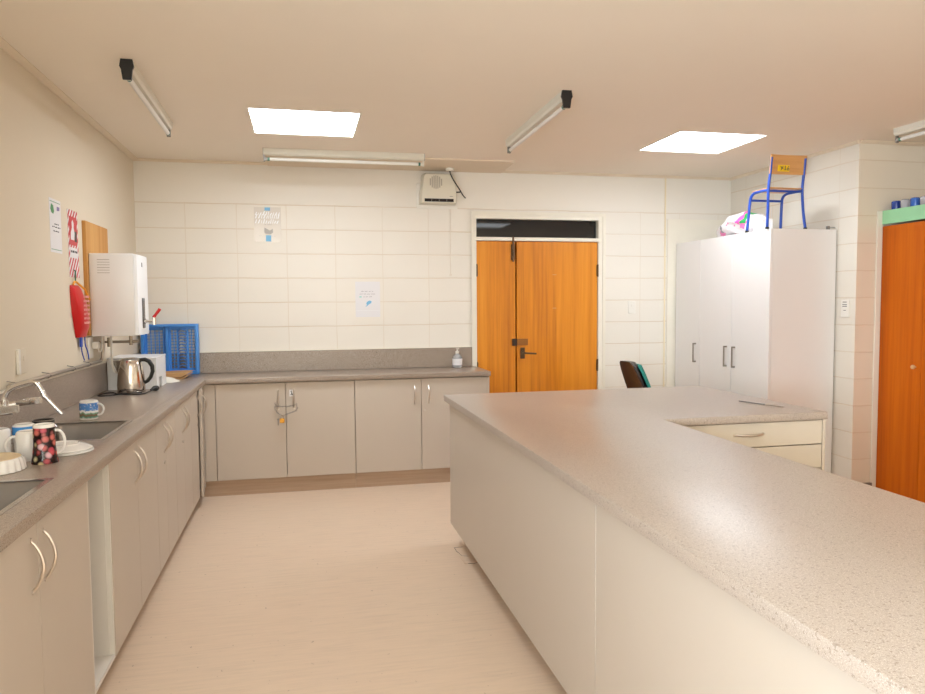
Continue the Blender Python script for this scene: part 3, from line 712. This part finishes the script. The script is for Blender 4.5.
fs = thing('fire_sign', 'red and white striped fire safety sign above the red pouch', 'sign', (XL, 4.55, 1.615))
y0, y1, z0, z1 = 4.462, 4.640, 1.617, 1.998
part('panel', MB().box(XL, XL+.003, y0, y1, z0, z1), PAPER, fs)
m = MB(); xx = XL+.003
def stripe(z):
    # diagonal stripe clipped to the panel
    pts = [(y0, z), (y0, z+.026), (y1, z+.026+.21), (y1, z+.21)]
    out = []
    def clip(P, f, inter):
        o = []
        for i in range(len(P)):
            a, b = P[i], P[(i+1) % len(P)]
            if f(a): o.append(a)
            if f(a) != f(b): o.append(inter(a, b))
        return o
    for lim, sgn in ((z0, 1), (z1, -1)):
        pts = clip(pts, lambda p: (p[1]-lim)*sgn >= 0, lambda a, b: (a[0]+(b[0]-a[0])*(lim-a[1])/(b[1]-a[1]), lim))
        if len(pts) < 3: return
    m.prism(pts, 'x', xx, xx+.0006)
for i in range(-4, 9): stripe(z0+.054*i)
part('stripes', m, REDS, fs)
part('picture', MB().box(xx+.0006, xx+.0012, 4.482, 4.622, 1.800, 1.962), REDS, fs)
pc = part('pictogram', MB().prism([(4.50, 1.83), (4.565, 1.83), (4.575, 1.87), (4.56, 1.90), (4.565, 1.925), (4.545, 1.945), (4.525, 1.93), (4.53, 1.90), (4.505, 1.87)], 'x', xx+.0012, xx+.0018), PAPER, fs)
part('blanket_pictogram', MB().box(xx+.0012, xx+.0018, 4.575, 4.612, 1.822, 1.882), BLACK, fs)
part('text_panel', MB().box(xx+.0006, xx+.0012, 4.482, 4.622, 1.728, 1.786), PAPER, fs)
part('print', words(MB(), xx+.0012, 4.495, 4.615, (1.757,), .014, 11), INKB, fs)

fb = thing('fire_blanket_pouch', 'red fire blanket pouch with blue tapes hanging on left wall', 'fire blanket', (XL, 4.6, 1.28))
rings = []
for z, ya, yb, t in ((1.572, 4.455, 4.60, .012), (1.55, 4.452, 4.625, .026), (1.47, 4.462, 4.66, .046), (1.40, 4.478, 4.68, .052), (1.33, 4.505, 4.695, .046), (1.272, 4.53, 4.70, .022)):
    c_ = (ya+yb)/2; h = (yb-ya)/2
    rings.append([(XL+.0015+(t if abs(math.cos(a)) < .95 else t*.55)*max(0, math.sin(a))**.6 if math.sin(a) > 0 else XL+.0015, c_+h*math.cos(a), z) for a in [2*PI*k_/24 for k_ in range(24)]])
part('pouch', MB().loft(rings), RED, fb)
part('print', words(MB(), XL+.052, 4.525, 4.645, (1.50, 1.475, 1.45, 1.425, 1.40, 1.375, 1.35), .014, 21), flat('pale_red_print', (236, 170, 164), .5), fb)
part('handle_strap', MB().tube([(XL+.012, 4.485, 1.573), (XL+.014, 4.50, 1.592), (XL+.016, 4.535, 1.59), (XL+.04, 4.60, 1.55), (XL+.052, 4.65, 1.49)], .006, 6), flat('orange_strap', (238, 160, 30), .5), fb)
part('hook', MB().tube([(XL, 4.535, 1.66), (XL+.012, 4.535, 1.655), (XL+.014, 4.52, 1.592)], .004, 6), flat('hook_green', (60, 110, 80), .5), fb)
part('pull_tape', MB().box(XL+.010, XL+.018, 4.565, 4.60, 1.215, 1.285).tube(smooth([(XL+.014, 4.585, 1.22), (XL+.016, 4.59, 1.18), (XL+.020, 4.615, 1.135)]), .003, 6), TAPEB, fb)
part('pull_tape', MB().tube(smooth([(XL+.018, 4.645, 1.285), (XL+.018, 4.65, 1.225), (XL+.022, 4.675, 1.185), (XL+.024, 4.69, 1.135)]), .0035, 6), TAPEB, fb)

# ------------------------------------------------------------------ back wall
po = thing('clear_poster', 'clear plastic sleeve with faded blue-barred notice high on back wall', 'notice', (-.26, YB, 1.968))
part('sleeve', MB().box(-.368, -.155, YB-.0012, YB, 1.968, 2.25), POCKET, po)
yy = YB-.0012
part('blue_bar', MB().box(-.284, -.240, yy-.0008, yy, 2.222, 2.248), INKL, po)
part('blue_bar', MB().box(-.278, -.236, yy-.0008, yy, 1.972, 2.022), INKL, po)
m = MB()
rnd = random.Random(5)
for zz in (2.118, 2.158, 2.184):
    q = -.362
    while q < -.178:
        w_ = rnd.uniform(.010, .022); hh = rnd.uniform(.020, .036)
        m.prism([(q, zz), (q+w_*.5, zz), (q+w_, zz+hh), (q+w_*.6, zz+hh)], 'y', yy-.0008, yy); q += w_+rnd.uniform(.001, .005)
part('lettering', m, flat('pale_lettering', (250, 250, 252), .3), po)
part('picture', MB().prism([(-.29, 2.05), (-.285, 2.035), (-.24, 2.03), (-.22, 2.045), (-.222, 2.075), (-.245, 2.06), (-.27, 2.075), (-.288, 2.085)], 'y', yy-.0008, yy), INKX, po)
part('print', words(words(words(MB(), yy, -.29, -.235, (2.218,), .004, 31, 'x'), yy, -.285, -.23, (2.105,), .006, 32, 'x'), yy, -.33, -.19, (2.014,), .003, 33, 'x'), INKX, po)
pn = thing('paper_notice', 'white paper notice with small blue picture above back counter', 'notice', (.545, YB, 1.34))
part('sheet', MB().box(.442, .650, YB-.0015, YB, 1.342, 1.642), PAPER, pn)
yy = YB-.0015
part('print', words(words(words(MB(), yy, .492, .605, (1.556,), .007, 41, 'x'), yy, .478, .614, (1.533,), .007, 42, 'x'), yy, .510, .586, (1.510,), .007, 43, 'x'), flat('pale_print', (176, 168, 172), .6), pn)
part('teal_mark', MB().box(.476, .494, yy-.0006, yy, 1.508, 1.518), INKT, pn)
part('picture', MB().prism([(.525, 1.428), (.54, 1.435), (.556, 1.45), (.575, 1.462), (.578, 1.476), (.562, 1.482), (.545, 1.476), (.532, 1.46), (.538, 1.445)], 'y', yy-.0008, yy), INKL, pn)
part('fold', MB().box(.446, .648, yy-.0006, yy, 1.396, 1.399), flat('paper_fold', (240, 238, 238), .4), pn)

ht = thing('wall_heater', 'cream wall fan heater on white backing plate below the ceiling', 'heater', (1.16, YB, 2.268))
part('backing_plate', MB().box(.972, 1.330, YB-.008, YB, 2.266, 2.475, .002), PLASW, ht)
yA, yB_ = YB-.008, YB-.105
q0 = [(.994, 2.298), (1.304, 2.298), (1.308, 2.33), (1.304, 2.48), (1.286, 2.540), (1.271, 2.554), (1.036, 2.554), (1.016, 2.540), (.996, 2.39)]
cxm, czm = 1.151, 2.41
def shr(P, f): return [(cxm+(u-cxm)*f, czm+(v-czm)*f) for u, v in P]
part('body', MB().loft([[(u, yA, v) for u, v in q0], [(u, yB_+.03, v) for u, v in q0], [(u, yB_, v) for u, v in shr(q0, .93)]]), CREAMP, ht)
m = MB()
for i in range(7):
    xx = 1.072+i*.016; hh = math.sqrt(max(0, .056**2-(xx+.004-1.124)**2))
    m.box(xx, xx+.0095, yB_-.0006, yB_+.002, 2.476-hh, 2.476+hh)
part('grille', m, flat('grille_grey', (178, 168, 152), .6), ht)
lv = part('louvre', MB().box(1.026, 1.276, yB_-.001, yB_+.012, 2.312, 2.338), GAP, ht)
part('vane', MB().box(1.085, 1.088, yB_-.003, yB_, 2.314, 2.336).box(1.150, 1.153, yB_-.003, yB_, 2.314, 2.336).box(1.215, 1.218, yB_-.003, yB_, 2.314, 2.336), GREYM, lv)
part('badge', MB().box(1.242, 1.270, yB_-.0008, yB_+.001, 2.357, 2.361), GREYM, ht)
jb = thing('junction_box', 'round cream ceiling junction box with black cable beside the heater', 'junction box', (1.240, 6.05, 2.59))
part('cover', MB().lathe([(.034, .0), (.036, -.004), (.034, -.022), (.030, -.026), (0, -.026)], (1.240, 6.05, 2.592), 24), PLASW, jb)
part('cable', MB().tube(smooth([(1.240, 6.05, 2.567), (1.246, 6.05, 2.54), (1.272, 6.05, 2.49), (1.325, 6.09, 2.43), (1.375, 6.16, 2.385), (1.402, 6.176, 2.362)], 5), .005, 6).tube([(1.350, 6.14, 2.408), (1.328, 6.14, 2.405), (1.305, 6.14, 2.405)], .006, 6), BLACK, jb)
single('wall_cable', MB().tube([(1.266, YB-.003, 1.70), (1.266, YB-.003, 2.266)], .0035, 6).cyl((1.266, YB, 1.70), (1.266, YB-.008, 1.70), .011), flat('painted_cable', (232, 220, 204), .5), 'thin cream painted cable running down back wall below the heater', 'cable', (1.266, YB, 1.69))
ls = thing('light_switch', 'white light switch on back wall right of the orange doors', 'switch', (2.965, YB, 1.345))
part('plate', MB().box(2.930, 3.000, YB-.010, YB, 1.348, 1.462, .002), PLASW, ls)
part('rocker', MB().box(2.958, 2.972, YB-.014, YB-.010, 1.412, 1.436, .001), PLASW, ls)

# ------------------------------------------------------------------ lights on the ceiling
def lamp(label, loc, rz, L, cap=True):
    r = thing('fluorescent_light', label, 'ceiling light', loc, rz, None)
    part('channel', MB().prism([(-.025, 0), (-.024, -.036), (-.014, -.048), (.014, -.048), (.024, -.036), (.025, 0)], 'y', 0, L), LAMPM, r, False)
    part('tube', MB().cyl((0, .03, -.077), (0, L-.03, -.077), .0125, seg=16), TUBEM, r, False)
    for k_, (e, s_) in enumerate(((0, 1), (L, -1))):
        h = part('lamp_holder', MB().box(-.012, .012, min(e, e+s_*.012), max(e, e+s_*.012), -.094, -.0485, .002).box(-.010, .010, min(e+s_*.012, e+s_*.03), max(e+s_*.012, e+s_*.03), -.088, -.066), GREYM if k_ else LAMPM, r, False)
        part('tube_cap', MB().cyl((0, e+s_*.030, -.077), (0, e+s_*.045, -.077), .0132, seg=16), flat('cap_green', (60, 120, 100), .4), r, False)
    if cap:
        part('end_cap', MB().loft([[(-w_, -.012, z_), (w_, -.012, z_), (w_, .002, z_), (-w_, .002, z_)] for w_, z_ in ((.026, 0), (.032, -.034), (.025, -.048), (.019, -.094))]), BLACK, r, False)
    else:
        part('end_plate', MB().box(-.026, .026, -.003, 0, -.050, 0), GREYM, r, False)
        part('end_plate', MB().box(-.026, .026, L, L+.003, -.050, 0), GREYM, r, False)
    return r
lamp('bare fluorescent tube light with black end, on ceiling by left wall', (-.782, 3.735, CH), .015, 1.20)
lamp('bare fluorescent tube light with black end, on ceiling before the orange doors', (1.436, 3.813, CH), -.02, 1.215)
lamp('bare fluorescent tube light along back wall above the heater side', (.948, 5.62, CH), PI/2, 1.205, False)
lamp('bare fluorescent tube light at right edge, above the tall wardrobe', (3.955, 2.95, CH), .0, 1.27)

# ------------------------------------------------------------------ right side: tall cupboard and what stands on it
CX, CY, CZ = 3.395, 4.767, 1.988
cb = thing('tall_cupboard', 'tall white three-door cupboard standing by the right wall', 'cupboard', ((CX+XR)/2, 5.4, 0))
part('carcass', MB().box(CX+.02, XR-.012, CY, CY+.018, 0, CZ).box(CX+.02, XR-.012, YB-.05, YB-.032, 0, CZ).box(CX+.02, XR-.012, CY+.018, YB-.05, CZ-.018, CZ).box(CX+.02, XR-.012, CY+.018, YB-.05, .08, .098).box(XR-.02, XR-.012, CY+.018, YB-.05, .098, CZ-.018).box(CX+.02, XR-.03, 5.72, 5.736, .098, CZ-.018), CABW, cb)
part('plinth', MB().box(CX+.04, CX+.056, CY+.018, YB-.05, 0, .08), CABW, cb)
for a, b, hy, far in ((CY, 5.252, 5.20, 0), (5.255, 5.727, 5.315, 0), (5.730, YB-.032, 5.792, 0)):
    dr = part('door', MB().box(CX, CX+.018, a+.001, b-.001, .083, CZ-.001, .001), CABW, cb)
    part('handle', MB().box(CX-.030, CX-.022, hy-.006, hy+.006, .918, 1.088, .001).box(CX-.0225, CX, hy-.006, hy+.006, .918, .930).box(CX-.0225, CX, hy-.006, hy+.006, 1.076, 1.088), flat('satin_grey', (150, 140, 130), .35, .8), dr)
single('wall_bracket', MB().box(XR-.065, XR-.045, CY+.03, CY+.05, CZ, CZ+.028).box(XR-.065, XR, CY+.03, CY+.05, CZ+.018, CZ+.022), GREYM, 'small grey bracket on top of the tall white cupboard near the wall', 'bracket', (XR-.055, CY+.04, CZ))

ch = thing('school_chair', 'small blue-framed wooden school chair standing on the tall white cupboard', 'chair', (3.55, 4.80, CZ), 0)
# local frame: x across, y towards the seat front (away from the viewer)
hw = .150; sh = .295
for s_ in (-1, 1):
    part('back_upright', MB().tube(smooth([(s_*(hw+.012), .0, .008), (s_*hw, .012, .14), (s_*(hw-.006), .018, sh), (s_*(hw-.008), .004, .40), (s_*(hw-.008), -.012, .525)], 4), .0105, 10), BLUEF, ch, False)
    part('leg', MB().tube(smooth([(s_*(hw-.006), .018, sh-.006), (s_*(hw-.010), .12, sh-.002), (s_*(hw-.012), .20, sh-.006), (s_*(hw-.012), .238, sh-.028), (s_*(hw-.010), .250, sh-.07), (s_*(hw-.006), .262, .10), (s_*(hw-.002), .27, .008)], 4), .0105, 10), BLUEF, ch, False)
    for (x_, y_) in ((s_*(hw+.012), .0), (s_*(hw-.002), .27)):
        part('foot_cap', MB().cyl((x_, y_, 0), (x_, y_, .014), .0135, seg=12), BLACK, ch, False)
part('crossbar', MB().tube([(-(hw-.012), .246, sh-.052), (hw-.012, .246, sh-.052)], .009, 8), BLUEF, ch, False)
part('rear_rail', MB().tube([(-(hw-.006), .018, sh-.012), (hw-.006, .018, sh-.012)], .008, 8), BLUEF, ch, False)
part('seat', MB().box(-.140, .140, .012, .235, sh+.006, sh+.015, .003), PLY, ch, False)
rings = []
for i in range(9):
    x_ = -.152+.304*i/8; cv = .014*math.cos(PI*(i-4)/8)
    rings.append([(x_, cv-.006+.001, .405), (x_, cv+.002, .405), (x_, cv-.012, .545), (x_, cv-.020, .545)])
bk = part('backrest', MB().loft(rings), PLY, ch, False)
st = part('sticker', MB().loft([[(-.085, -.0010, .425), (.018, .0042, .425), (.018, .0048, .425), (-.085, .0, .425)], [(-.083, -.0058, .472), (.020, -.0006, .472), (.020, .0, .472), (-.083, -.005, .472)]]), YELL, ch, False)
# handwriting: strokes of the three marks
def stroke(pts, r=.0022):
    return [(x_, -.006 + (x_+.085)*.05 - (z_-.425)*.09, z_) for x_, z_ in pts]
m = MB()
for pts in ([(-.062, .464), (-.056, .450), (-.050, .446)], [(-.042, .464), (-.050, .446), (-.060, .432)], [(-.046, .452), (-.041, .444)],
            [(-.022, .466), (-.021, .438)], [(-.030, .437), (-.012, .438)],
            [(.010, .466), (.000, .452), (-.004, .440), (.002, .434), (.009, .438), (.010, .447), (.002, .450)]):
    m.tube(stroke(pts), .0022, 6)
part('handwriting', m, INKB, st, False)

# plastic bag (crumpled) and small white box
rb = random.Random(8); N = 40
jit = [rb.uniform(-.03, .03) for _ in range(N)]
def bag_ring(t, f=1.0, k0=0, k1=N):
    y = 5.04+.60*t
    w_ = .125*math.sin(PI*(.07+.88*t))**.55
    hz = (.205 if t < .55 else .205-.05*(t-.55)/.45)*math.sin(PI*(.10+.80*t))**.5
    ring = []
    for k_ in range(k0, k1):
        a = 2*PI*k_/N; cr = f*(1+.06*math.sin(5*a+t*15)+.04*math.sin(9*a-t*25)+jit[k_ % N])
        ring.append((3.54+w_*cr*math.cos(a), y+.012*math.sin(3*a+t*12), max(CZ+.001, CZ+hz*.46*(1+cr*math.sin(a)))))
    return ring
bg = thing('plastic_bag', 'stuffed white plastic bag with pink and green print on cupboard', 'bag', (3.54, 5.3, CZ))
part('sack', MB().loft([bag_ring(i/16) for i in range(17)]), BAGM, bg)
m = MB()
for ta, tb_, mt in ((.20, .27, 0), (.27, .34, 1)):
    m.mi = mt
    m.loft([bag_ring(ta+(tb_-ta)*i/4, 1.02, 9, 21) + bag_ring(ta+(tb_-ta)*i/4, .97, 9, 21)[::-1] for i in range(5)])
part('printed_panel', m, [flat('bag_green', (40, 160, 80), .4), PINKM], bg)
single('small_box', MB().box(3.43, 3.53, 4.93, 5.03, CZ, CZ+.092, .003), flat('white_carton', (240, 238, 236), .5), 'small plain white carton beside the plastic bag, under the school chair', 'box', (3.48, 4.98, CZ))

# wall switch by the cupboard
sw = thing('wall_control', 'white vertical control switch on right wall beside the tall cupboard', 'switch', (XR, 4.664, 1.325))
part('plate', MB().box(XR-.012, XR, 4.624, 4.704, 1.328, 1.455, .002), PLASW, sw)
part('buttons', MB().box(XR-.015, XR-.012, 4.645, 4.683, 1.437, 1.443).box(XR-.015, XR-.012, 4.642, 4.686, 1.418, 1.424).box(XR-.015, XR-.012, 4.642, 4.686, 1.405, 1.411).box(XR-.015, XR-.012, 4.652, 4.674, 1.376, 1.381), flat('button_grey', (130, 120, 112), .5), sw)

# wardrobe with mint fascia
wd = thing('wardrobe', 'built-in orange-brown wooden wardrobe with mint green fascia at right edge', 'wardrobe', (4.5, 3.5, 0))
WT = 2.105; WE = 2.35
part('jamb', MB().box(XW-.042, XW+.012, 4.556, Y1-.0045, 0, WT-.002, .002), TRIM, wd)
part('jamb', MB().box(XW, XW+.02, WE, WE+.03, 0, 2.0), TRIM, wd)
part('fascia', MB().box(XW-.004, XW+.016, WE, 4.555, 2.006, WT, .001), GREEN, wd)
part('carcass', MB().box(XW+.02, XF-.002, WE, WE+.02, 0, 2.06).box(XW+.02, XF-.002, WE+.02, 4.555, 2.04, 2.06).box(XF-.014, XF-.002, WE+.02, 4.555, 0, 2.04).box(XW+.02, XF-.014, WE+.02, 4.555, 0, .02), BOARD, wd)
ds = [4.554, 4.180, 3.60, 3.02, WE+.03]
for i in range(4):
    dr = part('door', MB().box(XW-.002, XW+.016, ds[i+1]+.0015, ds[i]-.0015, .02, 1.992, .001), WARDW, wd)
    ky = 4.225 if i == 0 else ds[i+1]+.05
    part('knob', MB().tube([(XW-.001, ky, .985), (XW-.012, ky, .985), (XW-.018, ky, .985), (XW-.03, ky, .985), (XW-.034, ky, .985)], [.007, .007, .015, .015, .008], 14), flat('knob_wood', (206, 160, 112), .4), dr)
lb = ['dark blue tumbler on the wardrobe top, nearest the corner', 'clear tumbler on the wardrobe top between the two blue ones', 'bright blue tumbler on the wardrobe top, second blue one', 'clear tumbler on the wardrobe top, right after the blue ones', 'clear tumbler on the wardrobe top at right picture edge']
for i in range(5):
    mt = (TUMBB, TUMB, flat('mid_blue_tumbler', (44, 96, 180), .25), TUMB, TUMB)[i]
    tl = (XW+.06, 4.50-i*.084, 2.0605)
    single('tumbler', MB().lathe([(.026, 0), (.028, .003), (.031, .10), (.030, .106), (.024, .110), (0, .110)], tl, 28), mt, lb[i], 'tumbler', tl, 'tumblers along the wardrobe top')

# ------------------------------------------------------------------ office chair behind the island
oc = thing('office_chair', 'dark leather office chair with teal front behind the island', 'office chair', (2.835, 5.20, 0), math.radians(-6))
# local: faces +x
def backring(z, lean, w_, t0, t1):
    pts = []
    for a in range(20):
        t = 2*PI*a/20; sx_ = math.cos(t); sy_ = math.sin(t)
        pts.append((lean+(t1 if sx_ > 0 else t0)*abs(sx_)**.7*(1 if sx_ > 0 else -1)-.05*(abs(sy_)**2), w_*(abs(sy_)**.8)*(1 if sy_ > 0 else -1), z))
    return pts
zs = ((.50, -.12, .17), (.56, -.135, .20), (.70, -.17, .215), (.82, -.215, .21), (.91, -.25, .19), (.965, -.272, .16), (.985, -.28, .12))
part('back_shell', MB().loft([backring(z, l-.035, w_, .035, .012) for z, l, w_ in zs]), LEATH, oc, False)
part('back_cushion', MB().loft([backring(z, l-.006, w_*.96, .010, .020) for z, l, w_ in zs[:-1]]), TEAL, oc, False)
part('seat', MB().box(-.20, .26, -.23, .23, .44, .51, .03, 3), TEAL, oc, False)
part('back_bar', MB().tube([(0, 0, .43), (-.20, 0, .43), (-.235, 0, .50), (-.225, 0, .62)], .02, 8), BLACK, oc, False)
part('gas_post', MB().cyl((0,0,.10), (0,0,.44), .025), BLACK, oc, False)
for k_ in range(5):
    a = 2*PI*k_/5; c_, s_ = math.cos(a), math.sin(a)
    lg = part('leg', MB().tube([(0,0,.11), (.15*c_, .15*s_, .095), (.29*c_, .29*s_, .07)], [.03, .022, .016], 8), BLACK, oc, False)
    part('castor', MB().cyl((.29*c_-.02*s_, .29*s_+.02*c_, .028), (.29*c_+.02*s_, .29*s_-.02*c_, .028), .0275, seg=16).cyl((.29*c_, .29*s_, .03), (.29*c_, .29*s_, .07), .008), BLACK, lg, False)

# pen on the island leg
pn_ = thing('pen', 'slim grey pen with silver clip lying on the island worktop', 'pen', (2.38, 3.40, HC))
a, b = Vector((2.335, 3.53, HC+.005)), Vector((2.425, 3.27, HC+.005)); t = b-a
part('barrel', MB().tube([a, a+t*.02, a+t*.6], [.0025, .0035, .0035], 10), GREYM, pn_)
part('cap', MB().tube([a+t*.6, a+t*.97, b], [.0038, .0038, .0025], 10), SATIN, pn_)
part('clip', MB().tube([a+t*.62+Vector((0,0,.006)), a+t*.9+Vector((0,0,.006))], .0012, 6), CHROME, pn_)

# ------------------------------------------------------------------ daylight
W = bpy.data.worlds.new('world'); S.world = W; W.use_nodes = True
bg_ = W.node_tree.nodes['Background']; bg_.inputs[0].default_value = (.85, .93, 1, 1); bg_.inputs[1].default_value = .6
def area(name, loc, rot, sx_, sy_, power, col):
    l = bpy.data.lights.new(name, 'AREA'); l.shape = 'RECTANGLE'; l.size = sx_; l.size_y = sy_; l.energy = power; l.color = col
    o = bpy.data.objects.new(name, l); COL.objects.link(o); o.location = loc; o.rotation_euler = rot; return o
area('window_daylight', (XL-.30, (WY0+WY1)/2, 1.47), (math.radians(118), 0, -PI/2), 2.4, 1.4, 520, (.72, .87, 1))

# ------------------------------------------------------------------ camera
cam = bpy.data.cameras.new('camera'); co = bpy.data.objects.new('camera', cam); COL.objects.link(co)
f, yaw, pitch, roll = 722.957, math.radians(12.4676), math.radians(-3.4561), math.radians(-.43374)
cam.sensor_width = 36; cam.lens = f/925*36; cam.clip_start = .02
fw = Vector((math.sin(yaw)*math.cos(pitch), math.cos(yaw)*math.cos(pitch), math.sin(pitch)))
rt = Vector((math.cos(yaw), -math.sin(yaw), 0)); up = rt.cross(fw)
rt2 = rt*math.cos(roll)+up*math.sin(roll); up2 = up*math.cos(roll)-rt*math.sin(roll)
M = Matrix((rt2, up2, -fw)).transposed().to_4x4(); M.translation = (0, 0, 1.45226)
co.matrix_world = M
S.camera = co
S.view_settings.view_transform = 'Standard'; S.view_settings.look = 'None'
S.view_settings.gamma = 1; S.view_settings.use_curve_mapping = False
S.view_settings.exposure = -0.09
